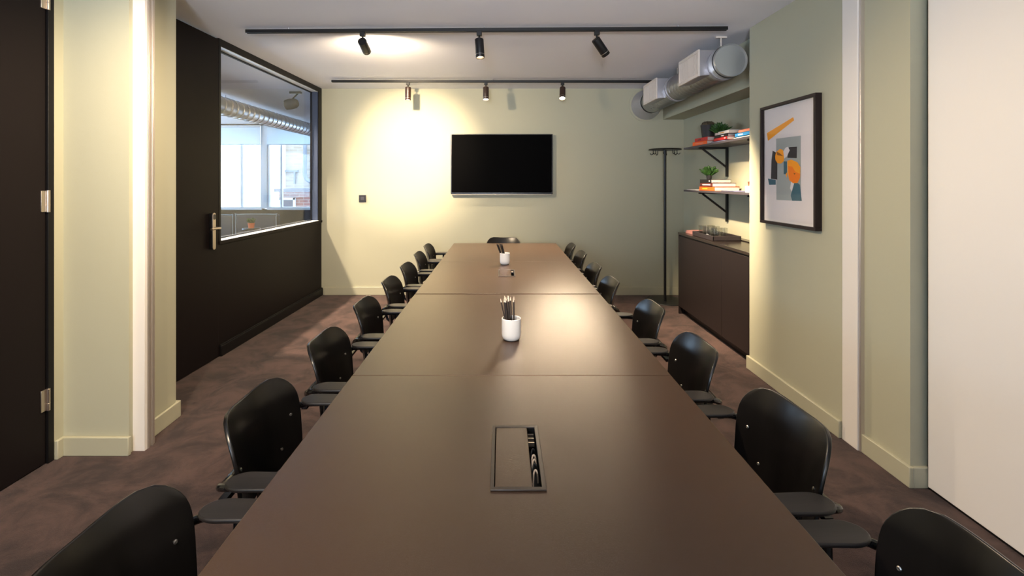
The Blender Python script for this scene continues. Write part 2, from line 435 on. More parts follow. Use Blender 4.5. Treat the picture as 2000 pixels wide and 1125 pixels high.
obj('window_frame', bm, 'winframe', f, offset=f.location)
bm = nb(); add_tube(bm, smooth_path([(-5.33, 13.1, 4.5), (-5.33, 13.1, 2.2), (-5.33, 13.1, 1.62), (-5.18, 13.1, 1.45), (-4.9, 13.1, 1.36)], 5), .05, 10)
obj('drain_pipe', bm, 'pipe', f, offset=f.location)
bm = nb(); add_box(bm, -6.05, 13.14, 1.72, -5.55, 13.22, 1.77); add_box(bm, -6.05, 13.14, 1.45, -6.0, 13.22, 1.72); add_box(bm, -5.66, 13.14, 1.40, -5.62, 13.22, 1.72)
obj('wall_bracket', bm, 'pipe', f, offset=f.location)
struct('ground_outside', simple_box(-14, 10.4, -2.1, 4, 22, -2), 'brick_pale')

# spiral duct next door
t = thing('spiral_duct', 'silver spiral air duct under the ceiling of the room next door', 'duct', (-3.84, 6.1, 2.5))
def spiral_tube(bm, x, z, y0, y1, r, pitch=.11, ridge=.004, seg=36):
    prof = []
    n = int((y1-y0)/pitch)
    for i in range(n):
        y = y0+i*pitch
        prof += [(r, y), (r, y+pitch-.022), (r+ridge, y+pitch-.016), (r+ridge, y+pitch-.008), (r, y+pitch-.002)]
    prof.append((r, y1))
    mx = Matrix.Translation((x, 0, z)) @ Matrix.Rotation(-PI/2, 4, 'X')
    add_lathe(bm, prof, seg, mx)
bm = nb(); spiral_tube(bm, -3.84, 2.5, 4.0, 9.9, .12, .15, .009)
obj('pipe', bm, 'spiral', t, offset=t.location, angle=50)
bm = nb(); mx = Matrix.Translation((-3.84, 6.72, 2.5)) @ Matrix.Rotation(-PI/2, 4, 'X')
add_lathe(bm, [(.121, -.02), (.131, -.02), (.131, .02), (.121, .02)], 36, mx, close=True); obj('clamp_band', bm, 'steel', t, offset=t.location)
bm = nb(); add_tube(bm, [(-3.84, 6.72, 2.62), (-3.84, 6.72, H)], .005, 8); obj('hanger_rod', bm, 'steel', t, offset=t.location)

# spotlight next door
t = thing('spotlight', 'bulky dark spotlight under the ceiling beyond the glazing, near the silver duct', 'spotlight', (-2.80, 6.46, H))
bm = nb(); add_box(bm, -2.83, 6.43, H-.03, -2.68, 6.49, H); obj('adapter', bm, 'tube', t, offset=t.location, bevel=.004)
bm = nb(); add_tube(bm, [(-2.73, 6.46, H-.03), (-2.80, 6.46, H-.10)], .010, 8); obj('stem', bm, 'tube', t, offset=t.location)
bm = nb(); mx = Matrix.Translation((-2.815, 6.46, H-.165)) @ Matrix.Rotation(math.radians(-100), 4, 'Y')
add_lathe(bm, [(0, -.09), (.045, -.088), (.065, -.06), (.072, 0), (.066, .07), (.060, .075), (.055, .055), (0, .05)], 28, mx)
obj('lamp_head', bm, mat('lamp_head_grey', (.06, .055, .05), .5), t, offset=t.location)

# sofas next door
def sofa(x0, x1, y, label, zt=.955):
    t = thing('sofa', label, 'sofa', ((x0+x1)/2, y, 0), 0, 'upholstered seats next door')
    bm = nb(); add_box(bm, x0, y, .28, x1, y+.14, zt); obj('backrest', bm, 'sofa', t, offset=t.location, bevel=.035, seg=4)
    bm = nb(); add_box(bm, x0, y+.14, .2, x1, y+.7, .44); obj('seat_cushion', bm, 'sofa', t, offset=t.location, bevel=.04, seg=4)
    bm = nb(); zz = zt-.004
    add_tube(bm, smooth_path([(x0+.005, y, .3), (x0+.005, y, zz-.05), (x0+.04, y, zz), (x1-.04, y, zz), (x1-.005, y, zz-.05), (x1-.005, y, .3)], 4), .006, 8)
    obj('rim_light_line', bm, 'rim_light_line', t, offset=t.location)  # pale edge line paints in the blue rim light
    for xx in (x0+.06, x1-.06):
        for yy in (y+.06, y+.62):
            bm = nb(); add_tube(bm, [(xx, yy, 0), (xx, yy, .3)], .015, 8); obj('leg', bm, 'black', t, offset=t.location)
sofa(-3.91, -3.31, 7.1, 'slate blue upholstered seat back behind the glazing, the wide one on the right', .985)
sofa(-4.30, -3.95, 7.1, 'narrow slate blue seat back behind the glazing, beside the door handle', .975)
t = thing('side_table', 'small dark side table beyond the glazing, under the little plant', 'table', (-3.42, 6.6, 0))
bm = nb(); add_lathe(bm, [(0, .80), (.11, .80), (.115, .815), (.11, .83), (0, .83)], 28, Matrix.Translation((-3.42, 6.6, 0))); obj('tabletop', bm, 'black', t, offset=t.location)
bm = nb(); add_tube(bm, [(-3.42, 6.6, .0), (-3.42, 6.6, .8)], .02, 12); add_lathe(bm, [(0, 0), (.16, 0), (.16, .012), (0, .02)], 24, Matrix.Translation((-3.42, 6.6, 0))); obj('pedestal', bm, 'black', t, offset=t.location)

# ------------------------------------------------------------------ succulents
def leaves_bm(cx, cy, cz, R, n, seed, wide=.016, flat=.8):
    rnd = random.Random(seed); bm = nb()
    for i in range(n):
        a = rnd.uniform(0, 2*PI); el = math.asin(rnd.uniform(.30, .999)); ln = R*rnd.uniform(.35, 1.08)
        d = Vector((math.cos(a)*math.cos(el), math.sin(a)*math.cos(el), math.sin(el)*1.05))
        s = Vector((cx, cy, cz))+d*.012
        mid = s+d*ln*.55+Vector((0, 0, .008)); tip = s+d*ln+Vector((0, 0, .02*(1-d.z)))
        add_tube(bm, [s, s+d*ln*.25, mid, s+d*ln*.82+Vector((0, 0, .012)), tip], [wide*.35, wide*.6, wide*.62, wide*.5, wide*.08], 6)
    return bm
def succulent(loc, pot_m, r, h, R, n, seed, label, group=None, wide=.016):
    t = thing('potted_succulent', label, 'plant', loc, 0, group)
    bm = nb(); add_lathe(bm, [(0, 0), (r*.78, 0), (r, h), (r*.9, h), (r*.88, h-.012), (0, h-.012)], 24); obj('pot', bm, pot_m, t)
    bm = nb(); add_lathe(bm, [(0, h-.011), (r*.86, h-.011), (0, h-.004)], 20); obj('soil', bm, 'soil', t)
    obj('foliage', leaves_bm(0, 0, h-.01, R, n, seed, wide), 'leaf', t)
    return t
succulent((-3.42, 6.6, .83), 'terracotta', .045, .07, .07, 40, 3, 'tiny succulent in an orange pot beyond the glazing')

# ------------------------------------------------------------------ tables
CX = .037; TW = 1.197; ZT = .74
YS = [.52, 1.8125, 3.123, 4.377, 5.680]
labels = ['near end section of the long dark table with an open cable box',
          'second dark table section, carrying the pot of pale tipped pencils',
          'third dark table section, with a small cable box in its middle',
          'last dark table section at the far end, nearest the television']
holes = {0: (1.134, 1.435), 2: (3.69, 3.97)}
def ring_slab(bm, X0, X1, Y0, Y1, z0, z1, hx0, hx1, hy0, hy1):
    def lv(z):
        o = [bm.verts.new((x, y, z)) for x, y in ((X0, Y0), (X1, Y0), (X1, Y1), (X0, Y1))]
        i = [bm.verts.new((x, y, z)) for x, y in ((hx0, hy0), (hx1, hy0), (hx1, hy1), (hx0, hy1))]
        for k in range(4): bm.faces.new((o[k], o[(k+1) % 4], i[(k+1) % 4], i[k]))
        return o, i
    o0, i0 = lv(z0); o1, i1 = lv(z1)
    for a, b in ((o0, o1), (i0, i1)):
        for k in range(4): bm.faces.new((a[k], a[(k+1) % 4], b[(k+1) % 4], b[k]))
tables = []
for s in range(4):
    y0, y1 = YS[s]+(.007 if s == 2 else .0008), YS[s+1]-(.007 if s == 1 else .0008)
    x0, x1 = CX-TW/2, CX+TW/2
    t = thing('meeting_table', labels[s], 'table', (CX, (y0+y1)/2, 0), 0, 'table sections pushed end to end')
    bm = nb()
    if s in holes: ring_slab(bm, x0, x1, y0, y1, ZT-.028, ZT, -.024, .103, holes[s][0]+.004, holes[s][1]-.004)
    else: add_box(bm, x0, y0, ZT-.028, x1, y1, ZT)
    obj('tabletop', bm, 'table', t, offset=t.location, bevel=.0018)
    bm = nb()
    add_box(bm, x0+.12, y0+.05, ZT-.07, x0+.16, y1-.05, ZT-.028); add_box(bm, x1-.16, y0+.05, ZT-.07, x1-.12, y1-.05, ZT-.028)
    add_box(bm, x0+.12, y0+.05, ZT-.07, x1-.12, y0+.09, ZT-.028); add_box(bm, x0+.12, y1-.09, ZT-.07, x1-.12, y1-.05, ZT-.028)
    obj('under_frame', bm, 'black', t, offset=t.location)
    for lx in (x0+.12, x1-.17):
        for ly in (y0+.05, y1-.10):
            obj('leg', simple_box(lx, ly, 0, lx+.05, ly+.05, ZT-.07), 'black', t, offset=t.location, bevel=.003)
    if s in holes:
        h0, h1 = holes[s]
        near = s == 0
        g = thing('cable_box', 'large cable box with sliding lid set into the nearest part of the table' if near else 'cable box in the far part of the table, before the pot of black pencils',
                  'power box', (.0395, (h0+h1)/2, ZT), 0, 'cable boxes let into the table')
        bm = nb(); ring_slab(bm, -.027, .106, h0, h1, ZT, ZT+.004, -.0185, .0955, h0+.012, h1-.012)
        obj('frame', bm, 'table_edge', g, offset=g.location, bevel=.001)
        obj('lid', simple_box(-.0165, h0+.0125, ZT-.004, .0735, h1-.0125, ZT+.0028), 'table', g, offset=g.location, bevel=.0012)
        bm = nb(); add_box(bm, -.0235, h0+.006, ZT-.075, .1025, h1-.006, ZT-.07)
        for a in ((-.0235, h0+.0045, -.0215, h1-.0045), (.1005, h0+.0045, .1025, h1-.0045), (-.0235, h0+.0045, .1025, h0+.0065), (-.0235, h1-.0065, .1025, h1-.0045)):
            add_box(bm, a[0], a[1], ZT-.075, a[2], a[3], ZT-.001)
        obj('housing', bm, 'black', g, offset=g.location)
        if near:
            for k, (yy, h_) in enumerate(((h0+.09, .0), (h0+.115, .006), (h0+.135, .003), (h0+.155, .006), (h0+.185, .002))):
                bm = nb(); rr = random.Random(k)
                add_tube(bm, smooth_path([(.078, yy-.02, ZT-.045), (.080, yy-.008, ZT-.012+h_*.3), (.085, yy+.004, ZT-.006+h_*.3), (.090, yy+.002, ZT-.012), (.093, yy+.015, ZT-.045)], 5), .0022, 8)
                obj('cable', bm, 'cable' if k in (0, 2, 3) else 'black', g, offset=g.location)
            for k in range(3):
                yy = h1-.03-k*.022
                obj('bracket', simple_box(.075, yy, ZT-.02, .092, yy+.003, ZT-.008), 'metal', g, offset=g.location)
        else:
            obj('bracket', simple_box(.078, h1-.06, ZT-.012, .092, h1-.03, ZT-.004), 'metal', g, offset=g.location)

# pencil pots
def cup(loc, label, tipm, bodym, lean, n, L_, seed, plab, plgroup, spread=.018):
    t = thing('pencil_pot', label, 'pot', loc, 0, 'white ceramic pencil pots')
    r, h = .0445, .098
    bm = nb(); add_lathe(bm, [(0, 0), (r*.72, 0), (r*.82, .003), (r*.95, .012), (r, .026), (r, h-.002), (r-.002, h), (r-.005, h-.002), (r-.006, .02), (0, .008)], 40)
    bmesh.ops.translate(bm, verts=bm.verts, vec=(0, 0, .002)); obj('body', bm, 'ceramic', t)
    bm = nb(); add_lathe(bm, [(0, 0), (r*.80, 0), (r*.80, .003), (0, .003)], 32); obj('foot', bm, 'black', t)
    rnd = random.Random(seed)
    for i in range(n):
        a = rnd.uniform(0, 2*PI); rr = spread*math.sqrt((i+.5)/n)
        bx = loc[0]+lean[2]+rr*math.cos(a)*.9; by = loc[1]+rr*math.sin(a)
        base = Vector((bx-lean[0]*.2+rnd.uniform(-.004, .004), by, loc[2]+.014))
        lx = lean[0]+rnd.uniform(-lean[1], lean[1])*.4+(-.035 if i == 0 and lean[0] > -.02 else 0)
        if i == 0 and lean[0] > -.02: bx -= .008; base.x -= .008
        tip = Vector((bx+lx*.9+rr*math.cos(a)*.35, by+rnd.uniform(-.006, .012), loc[2]+L_+rnd.uniform(-.006, .004)))
        d = (tip-base).normalized()
        p = thing('pencil', plab, 'pencil', tuple(base), 0, plgroup)
        rad = .0034
        bm = nb(); add_tube(bm, [base, tip-d*.016], rad, 6); obj('pencil_barrel', bm, bodym, p, offset=base, smooth=False)
        bm = nb(); add_tube(bm, [tip-d*.016, tip], [rad*.98, rad*.25], 8); obj('pencil_tip', bm, tipm, p, offset=base)
cup((.0441, 2.225, ZT), 'white ceramic pot of pale tipped pencils, the nearer of two', 'pencil_tip', 'pencil', (-.006, .02, -.004), 15, .192, 4,
    'dark pencil with pale sharpened tip standing in the nearer white pot', 'pencils in the nearer pot', .027)
cup((.027, 4.235, ZT), 'white ceramic pot of black pencils, the farther of two', 'b_black', 'b_black', (-.050, .012, -.010), 11, .182, 9,
    'black pencil leaning left in the farther white pot', 'pencils in the farther pot', .024)

# ------------------------------------------------------------------ chairs (local +x faces the table, origin on the floor under the backrest)
def lean_x(z):
    return -.055+(.778-z)*.10+1.15*(.158**2-max(0, z-.62)**2)
def back_surface(nu=22, nv=16):
    bm = nb(); R = .42; zt, zb = .778, .485; Hh = (zt-zb)
    gridf = {}
    def hw(v):                                   # half width along the arc, v 0 bottom .. 1 top
        w = .210+.012*v
        if v > .62: k = (v-.62)/.38; w *= (1-.42*(1-math.sqrt(max(0, 1-k**2.6))))
        if v < .18: k = (.18-v)/.18; w *= (1-.20*k*k)
        return w
    for j in range(nv+1):
        v = 1-(1-j/nv)**1.35
        w = hw(v)
        for i in range(nu+1):
            u = -1+2*i/nu; s = u*w; a = s/R
            z = zb+Hh*v
            if v > .9: z -= .0030*math.cos(min(1, abs(u))*PI)*(v-.9)/.1
            x = R-R*math.cos(a)
            x += lean_x(z)
            gridf[i, j] = bm.verts.new((x, R*math.sin(a), z))
    for j in range(nv):
        for i in range(nu): bm.faces.new((gridf[i, j], gridf[i+1, j], gridf[i+1, j+1], gridf[i, j+1]))
    return bm
def back_point(y, z):
    R = .42; a = math.asin(y/R)
    return Vector((R-R*math.cos(a)+lean_x(z), y, z)), a

def make_chair():
    t = thing('armchair', 'x', 'chair')
    bk = obj('backrest', back_surface(), 'ply', t, angle=60)
    so = bk.modifiers.new('thick', 'SOLIDIFY'); so.thickness = .011; so.offset = 0
    bv = bk.modifiers.new('round', 'BEVEL'); bv.width = .0045; bv.segments = 3; bv.limit_method = 'ANGLE'; bv.angle_limit = math.radians(50)
    for sy in (-1, 1):
        for (yy, zz) in ((.166, .640), (.115, .545)):
            p, a = back_point(sy*yy, zz)
            nrm = Vector((math.cos(a), -math.sin(a), .18)).normalized()
            q = Vector((0, 0, 1)).rotation_difference(nrm).to_matrix().to_4x4()
            bm = nb(); add_lathe(bm, [(0, .0055), (.0048, .0055), (.0052, .0075), (.0030, .0088), (0, .0074)], 14, Matrix.Translation(p) @ q)
            obj('screw', bm, 'screw', bk)
    # seat
    bm = nb(); nu, nv = 14, 14; g = {}
    for j in range(nv+1):
        v = j/nv; x = .02+.42*v
        w = .215-.02*(1-v) - (.03*((v-.85)/.15)**2 if v > .85 else 0) - (.05*((.1-v)/.1)**2 if v < .1 else 0)
        for i in range(nu+1):
            u = -1+2*i/nu
            z = .445+.015*u*u-.012*math.sin(PI*min(1, v*1.1))-(.03*((v-.8)/.2)**2 if v > .8 else 0)
            g[i, j] = bm.verts.new((x, u*w, z))
    for j in range(nv):
        for i in range(nu): bm.faces.new((g[i, j], g[i+1, j], g[i+1, j+1], g[i, j+1]))
    st = obj('seat', bm, 'ply', t, angle=60)
    so = st.modifiers.new('thick', 'SOLIDIFY'); so.thickness = .012; so.offset = 0
    bm = nb(); add_tube(bm, [(.10, -.19, .425), (.10, .19, .425)], .009, 8); add_tube(bm, [(.33, -.235, .42), (.33, .235, .42)], .009, 8)
    obj('seat_rail', bm, 'tube', t)
    za = .662
    for sy in (-1, 1):
        # arm pad: rounded rear, blunter front
        pts = []
        n = 12
        L0, L1, hw_ = .032, .275, .041
        for k in range(n+1):
            a = PI/2+PI*k/n; pts.append((L0+.055+.055*math.cos(a), sy*.246+hw_*math.sin(a)))
        for k in range(n+1):
            a = -PI/2+PI*k/n; pts.append((L1-.03+.03*math.cos(a), sy*.246+(hw_*.92)*math.sin(a)))
        bm = nb(); add_prism(bm, pts, za-.011, za)
        ap = obj('armrest', bm, 'ply_arm', t, bevel=.004, seg=3)
        bm = nb(); add_prism(bm, [(.03, sy*.246-.014), (.235, sy*.246-.014), (.235, sy*.246+.014), (.03, sy*.246+.014)], za-.024, za-.011)
        obj('arm_bracket', bm, 'tube', ap, bevel=.003)
        # one tube: from behind the backrest, round to the arm, then down as the front leg
        bm = nb()
        p = smooth_path([(-.060, 0, .560), (-.052, sy*.08, .566), (-.030, sy*.155, .590), (-.004, sy*.214, .622), (.026, sy*.240, .638), (.08, sy*.246, .643), (.22, sy*.246, .643), (.285, sy*.246, .628), (.305, sy*.250, .58)], 5)
        add_tube(bm, p, .0105, 10); obj('arm_tube', bm, 'tube', t)
        bm = nb(); add_tube(bm, smooth_path([(.305, sy*.250, .58), (.312, sy*.25, .42), (.335, sy*.252, .02)], 4), .0105, 10)
        add_lathe(bm, [(0, 0), (.014, 0), (.013, .025), (0, .025)], 12, Matrix.Translation((.336, sy*.2525, 0)))
        obj('leg', bm, 'tube', t)
        bm = nb(); add_tube(bm, smooth_path([(.125, sy*.246, .640), (.125, sy*.240, .54), (.115, sy*.236, .40), (.098, sy*.245, .02)], 4), .0105, 10)
        add_lathe(bm, [(0, 0), (.014, 0), (.013, .025), (0, .025)], 12, Matrix.Translation((.098, sy*.245, 0)))
        obj('leg', bm, 'tube', t)
    bm = nb(); add_box(bm, -.075, -.1, .50, -.052, .1, .515); add_tube(bm, [(-.045, 0, .56), (-.03, 0, .50), (.05, 0, .43), (.12, 0, .425)], .009, 8)
    obj('back_bracket', bm, 'tube', t)
    return t
chair0 = make_chair(); used = [False]
def place(x, y, face, label):
    rz = {'E': 0, 'W': PI, 'S': -PI/2}[face[0]]+math.radians(face[1])
    if not used[0]:
        used[0] = True; chair0.location = (x, y, 0); chair0.rotation_euler = (0, 0, rz); chair0['label'] = label; chair0['group'] = 'black armchairs round the table'; return chair0
    return dup(chair0, (x, y, 0), rz, label, 'black armchairs round the table')
ords = ['nearest the camera', 'second from the camera', 'third from the camera', 'fourth from the camera',
        'fifth from the camera', 'sixth from the camera', 'seventh from the camera', 'eighth, at the far corner']
LY = [.945, 1.55, 2.15, 2.77, 3.40, 4.00, 4.64, 5.23]; LX = [-.775, -.775, -.775, -.775, -.775, -.775, -.782, -.785]; LA = [0, 0, 0, 1, 0, -1, 1, 0]
RY = [.868, 1.465, 2.07, 2.69, 3.39, 3.98, 4.69, 5.28]; RX = [.875, .86, .83, .828, .755, .755, .762, .748]; RA = [0, 2, 0, 0, 0, 1, 0, -1]
for i in range(8): place(LX[i], LY[i], ('E', LA[i]), 'black plywood armchair on the left side, '+ords[i])
for i in range(8): place(RX[i], RY[i], ('W', RA[i]), 'black plywood armchair on the right side, '+ords[i])
place(.022, 5.90, ('S', 0), 'black plywood armchair at the head of the table, below the television')

# ------------------------------------------------------------------ television, socket
t = thing('television', 'large black wall mounted television above the far end of the table', 'television', (0, YF, 1.69))
bm = nb(); add_box(bm, -.652, 6.165, 1.304, .652, 6.20, 2.072); obj('casing', bm, 'bezel', t, offset=t.location, bevel=.006)
obj('screen', simple_box(-.640, 6.1635, 1.322, .640, 6.1655, 2.062), 'screen', t, offset=t.location)
obj('bottom_trim', simple_box(-.64, 6.168, 1.290, .64, 6.198, 1.3035), mat('tv_trim_grey', (.25, .22, .17), .4, .5), t, offset=t.location, bevel=.002)
obj('wall_mount', simple_box(-.3, 6.20, 1.5, .3, YF, 1.9), 'black', t, offset=t.location)
t = thing('wall_socket', 'small square black socket plate on the far wall, left of the television', 'socket', (-1.797, YF, 1.243))
obj('socket_plate', simple_box(-1.843, YF-.010, 1.198, -1.751, YF, 1.290), 'socket', t, offset=t.location, bevel=.003)
obj('socket_insert', simple_box(-1.820, YF-.0125, 1.222, -1.774, YF-.009, 1.266), mat('socket_insert_grey', (.05, .05, .06), .4), t, offset=t.location, bevel=.002)

# ------------------------------------------------------------------ track lighting
def rail(x0, y0, x1, y1, label):
    t = thing('track_rail', label, 'track', (0, (y0+y1)/2, H), 0, 'ceiling lighting tracks')
    a = math.atan2(y1-y0, x1-x0); L_ = math.hypot(x1-x0, y1-y0)
    mx = Matrix.Translation((x0, y0, 0)) @ Matrix.Rotation(a, 4, 'Z')
    bm = nb(); zc = 2.637
    add_box(bm, 0, -.017, zc-.010, L_, .017, zc+.012, mx=mx); add_box(bm, 0, -.017, zc-.013, L_, -.010, zc-.008, mx=mx); add_box(bm, 0, .010, zc-.013, L_, .017, zc-.008, mx=mx)
    obj('profile', bm, 'black', t, offset=t.location)
    for u in (.09*L_, .5*L_, .9*L_):
        bm = nb(); add_tube(bm, [mx @ Vector((u, 0, zc+.01)), mx @ Vector((u, 0, H))], .005, 8); obj('ceiling_clip', bm, 'steel', t, offset=t.location)
rail(-1.995, 3.775, 1.725, 3.700, 'black ceiling track nearer the camera, carrying three dark spotlights')
rail(-1.987, 5.65, 1.78, 5.665, 'black ceiling track farther away, in front of the far wall')

def spot_fixture(x, y, aim, label, lit, glow_power, blend, size_deg, col=(1, .74, .45), zc=2.637):
    top = Vector((x, y, zc-.012)); d = Vector(aim)-Vector((x, y, 2.52)); d.normalize()
    t = thing('track_spotlight', label, 'spotlight', tuple(top), 0, 'black spotlights on the ceiling tracks')
    bm = nb(); add_box(bm, x-.020, y-.017, zc-.045, x+.020, y+.017, zc-.010); obj('adapter', bm, 'black', t, offset=t.location, bevel=.003)
    bm = nb(); add_tube(bm, [(x, y, zc-.045), (x, y, zc-.092)], .0075, 10); obj('stem', bm, 'black', t, offset=t.location)
    piv = Vector((x, y, zc-.092)); q = Vector((0, 0, 1)).rotation_difference(d).to_matrix().to_4x4()
    r = .034
    mx = Matrix.Translation(piv) @ q
    bm = nb(); add_lathe(bm, [(0, -.022), (r*.9, -.022), (r, -.018), (r, .128), (r*.93, .132), (r*.88, .128), (r*.82, .10), (0, .098)], 32, mx)
    hd = obj('lamp_head', bm, 'black' if not lit else 'lamp_rim', t, offset=t.location)
    bm = nb(); add_lathe(bm, [(r*1.012, .104), (r*1.012, .108)], 32, mx); obj('trim_ring', bm, 'screw', hd, offset=t.location)
    bm = nb(); add_lathe(bm, [(0, .124 if lit else .1), (r*.82, .122 if lit else .1), (r*.80, .099), (0, .0985)], 24, mx); obj('lens', bm, 'lamp_on', hd, offset=t.location)
    if glow_power > 0:
        L_ = bpy.data.lights.new('spot_beam', 'SPOT'); L_.energy = glow_power; L_.spot_size = math.radians(size_deg); L_.spot_blend = blend
        L_.color = col; L_.shadow_soft_size = .028
        lo = bpy.data.objects.new('spot_beam', L_); C.objects.link(lo)
        lo.location = piv+d*.145; lo.rotation_euler = Vector((0, 0, -1)).rotation_difference(d).to_euler()
    return t
WARM = (1, .78, .52)
spot_fixture(-1.08, 3.755, (-1.13, 6.24, 1.80), 'left spotlight of the nearer track, aimed at the far wall', False, 150, 1, 48, WARM)
spill = (-1.08, 3.90, 2.47)
spot_fixture(-.174, 3.737, (-.10, 3.55, 1.4), 'middle spotlight of the nearer track, hanging almost straight', False, 45, 1, 80, WARM)
spot_fixture(.732, 3.72, (2.0, 4.35, 1.0), 'right spotlight of the nearer track, tilted to the right', False, 135, .8, 58, WARM)
spot_fixture(-1.095, 5.65, (-1.10, 5.60, 1.2), 'left spotlight of the farther track, glowing above the bright wall patch', True, 14, 1, 90, WARM)
spot_fixture(-.1855, 5.652, (-.17, 5.35, 1.2), 'middle spotlight of the farther track, glowing warm', True, 30, 1, 95, WARM)
spot_fixture(.712, 5.66, (.58, 4.9, 1.0), 'right spotlight of the farther track, the brightest glow', True, 95, 1, 95, WARM)

# ------------------------------------------------------------------ air duct with two grille boxes
DX, DZ, DR = 1.855, 2.448, .1345
t = thing('ventilation_duct', 'round galvanised air duct with two white grilles above the shelves', 'duct', (DX, 5.0, DZ))
off = t.location
bm = nb(); spiral_tube(bm, DX, DZ, 4.10, 6.02, DR-.006, .075, .0035, 44); obj('pipe', bm, 'spiral', t, offset=off, angle=50)
def ring(y0, y1, r0, r1, seg=48):
    bm = nb(); mx = Matrix.Translation((DX, 0, DZ)) @ Matrix.Rotation(-PI/2, 4, 'X')
    add_lathe(bm, [(r0, y0), (r1, y0), (r1, y1), (r0, y1)], seg, mx, close=True); return bm
bm = nb(); mx = Matrix.Translation((DX, 0, DZ)) @ Matrix.Rotation(-PI/2, 4, 'X')
add_lathe(bm, [(0, 3.925), (DR-.010, 3.925), (DR-.006, 3.915), (DR-.001, 3.907), (DR, 3.915), (DR, 3.945), (DR-.004, 3.955), (DR-.004, 4.03), (DR-.006, 4.10)], 48, mx)
obj('end_cap', bm, 'duct_cap', t, offset=off)
obj('rubber_seal', ring(3.944, 3.952, DR-.006, DR+.003), 'black', t, offset=off)
for y in (4.035, 4.062): obj('clamp_band', ring(y-.008, y+.008, DR-.006, DR+.002), 'steel', t, offset=off)
for y in (5.08, 5.12): obj('clamp_band', ring(y-.009, y+.009, DR-.008, DR+.003), 'steel', t, offset=off)
# flared end collar against the far wall
bm = nb(); prof = []
for k in range(6):
    y = 6.00+k*.034; r = DR+.009*k
    prof += [(r, y), (r+.004, y+.008), (r+.010, y+.026), (r+.012, y+.032)]
add_lathe(bm, prof+[(.188, 6.224)], 48, mx); obj('flared_collar', bm, 'steel', t, offset=off, angle=25)
bm = ring(6.226, 6.241, .08, .212); obj('wall_flange', bm, 'green_trim', t, offset=off)
def grille_box(y0, y1):
    z0, z1, xf = 2.352, 2.578, 1.652
    bm = nb()
    # sheet metal box tapering into the pipe
    add_prism(bm, [(xf+.012, z0+.004), (xf+.012, z1-.004), (DX+.02, z1-.004), (DX+.02, z0+.02)], y0+.004, y1-.004, 'y')
    b = obj('plenum_box', bm, 'steel', t, offset=off, bevel=.002)
    bm = nb(); fr = .026
    add_box(bm, xf, y0, z0, xf+.016, y1, z0+fr); add_box(bm, xf, y0, z1-fr, xf+.016, y1, z1)
    add_box(bm, xf, y0, z0+fr, xf+.016, y0+fr, z1-fr); add_box(bm, xf, y1-fr, z0+fr, xf+.016, y1, z1-fr)
    g = obj('grille', bm, 'grille', b, offset=off, bevel=.0015)
    bm = nb(); n = 17
    for k in range(n):
        y = y0+fr+(y1-y0-2*fr)*(k+.5)/n; w = .0035 if k != n//2 else .008
        add_box(bm, xf+.003, y-w, z0+fr, xf+.012, y+w, z1-fr)
    obj('grille_bars', bm, 'grille', b, offset=off)
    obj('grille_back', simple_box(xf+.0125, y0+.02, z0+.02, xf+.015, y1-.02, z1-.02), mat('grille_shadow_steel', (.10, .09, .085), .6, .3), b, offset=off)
grille_box(4.067, 4.517); grille_box(5.178, 5.642)
bm = nb(); add_tube(bm, [(DX-.04, 4.00, DZ+DR-.006), (DX-.04, 4.00, H)], .005, 8); add_box(bm, DX-.085, 3.99, H-.012, DX+.005, 4.01, H); obj('hanger_rod', bm, 'grille', t, offset=off)
bm = nb(); add_tube(bm, [(DX, 5.10, DZ+DR-.006), (DX, 5.10, H)], .005, 8); obj('hanger_rod', bm, 'grille', t, offset=off)

# ------------------------------------------------------------------ coat stand
cx, cy = 1.985, 5.875
t = thing('coat_stand', 'slim black coat stand with a round hook disc beside the cabinet', 'coat stand', (cx, cy, 0))
bm = nb(); add_lathe(bm, [(0, 0), (.245, 0), (.25, .004), (.245, .010), (0, .012)], 48, Matrix.Translation((cx+.03, cy+.055, 0))); obj('base', bm, 'black', t, offset=t.location)
bm = nb(); add_tube(bm, [(cx, cy, .008), (cx, cy, 1.85)], .0155, 16); obj('pole', bm, 'black', t, offset=t.location)
bm = nb(); add_lathe(bm, [(0, 1.846), (.188, 1.846), (.192, 1.853), (.188, 1.860), (0, 1.862)], 48, Matrix.Translation((cx, cy, 0))); obj('disc', bm, 'black', t, offset=t.location)
for k in range(8):
    a = 2*PI*k/8+.35; r = .150
    def hp_(dr, z): return (cx+(r+dr)*math.cos(a), cy+(r+dr)*math.sin(a), z)
    bm = nb(); add_tube(bm, smooth_path([hp_(-.012, 1.85), hp_(-.012, 1.815), hp_(-.004, 1.798), hp_(.014, 1.795), hp_(.022, 1.812)], 4), .0045, 8)
    obj('hook', bm, 'black', t, offset=t.location)

# ------------------------------------------------------------------ low cabinet
t = thing('cabinet', 'long low dark cabinet standing in the alcove under the shelves', 'cabinet', (1.963, 4.6, 0))
off = t.location
y0, y1 = 3.80, 5.374
bm = nb(); add_box(bm, 1.985, y0, .10, XA-.01, y1-.018, .862); obj('carcass', bm, 'cab', t, offset=off)
obj('end_panel', simple_box(1.964, y1-.018, 0, XA-.01, y1, .872), 'cab', t, offset=off, bevel=.001)
obj('plinth', simple_box(2.03, y0, 0, 2.06, y1-.02, .10), 'black', t, offset=off)
obj('door', simple_box(1.965, 4.322, .085, 1.984, y1-.020, .862), 'cab', t, offset=off, bevel=.0012)
obj('door', simple_box(1.965, y0+.002, .085, 1.984, 4.318, .862), 'cab', t, offset=off, bevel=.0012)
obj('shadow_rail', simple_box(1.976, y0, .862, XA-.01, y1-.018, .878), 'black', t, offset=off)
obj('worktop', simple_box(1.958, y0-.01, .878, XA-.002, y1+.002, .902), 'cab_top', t, offset=off, bevel=.002)
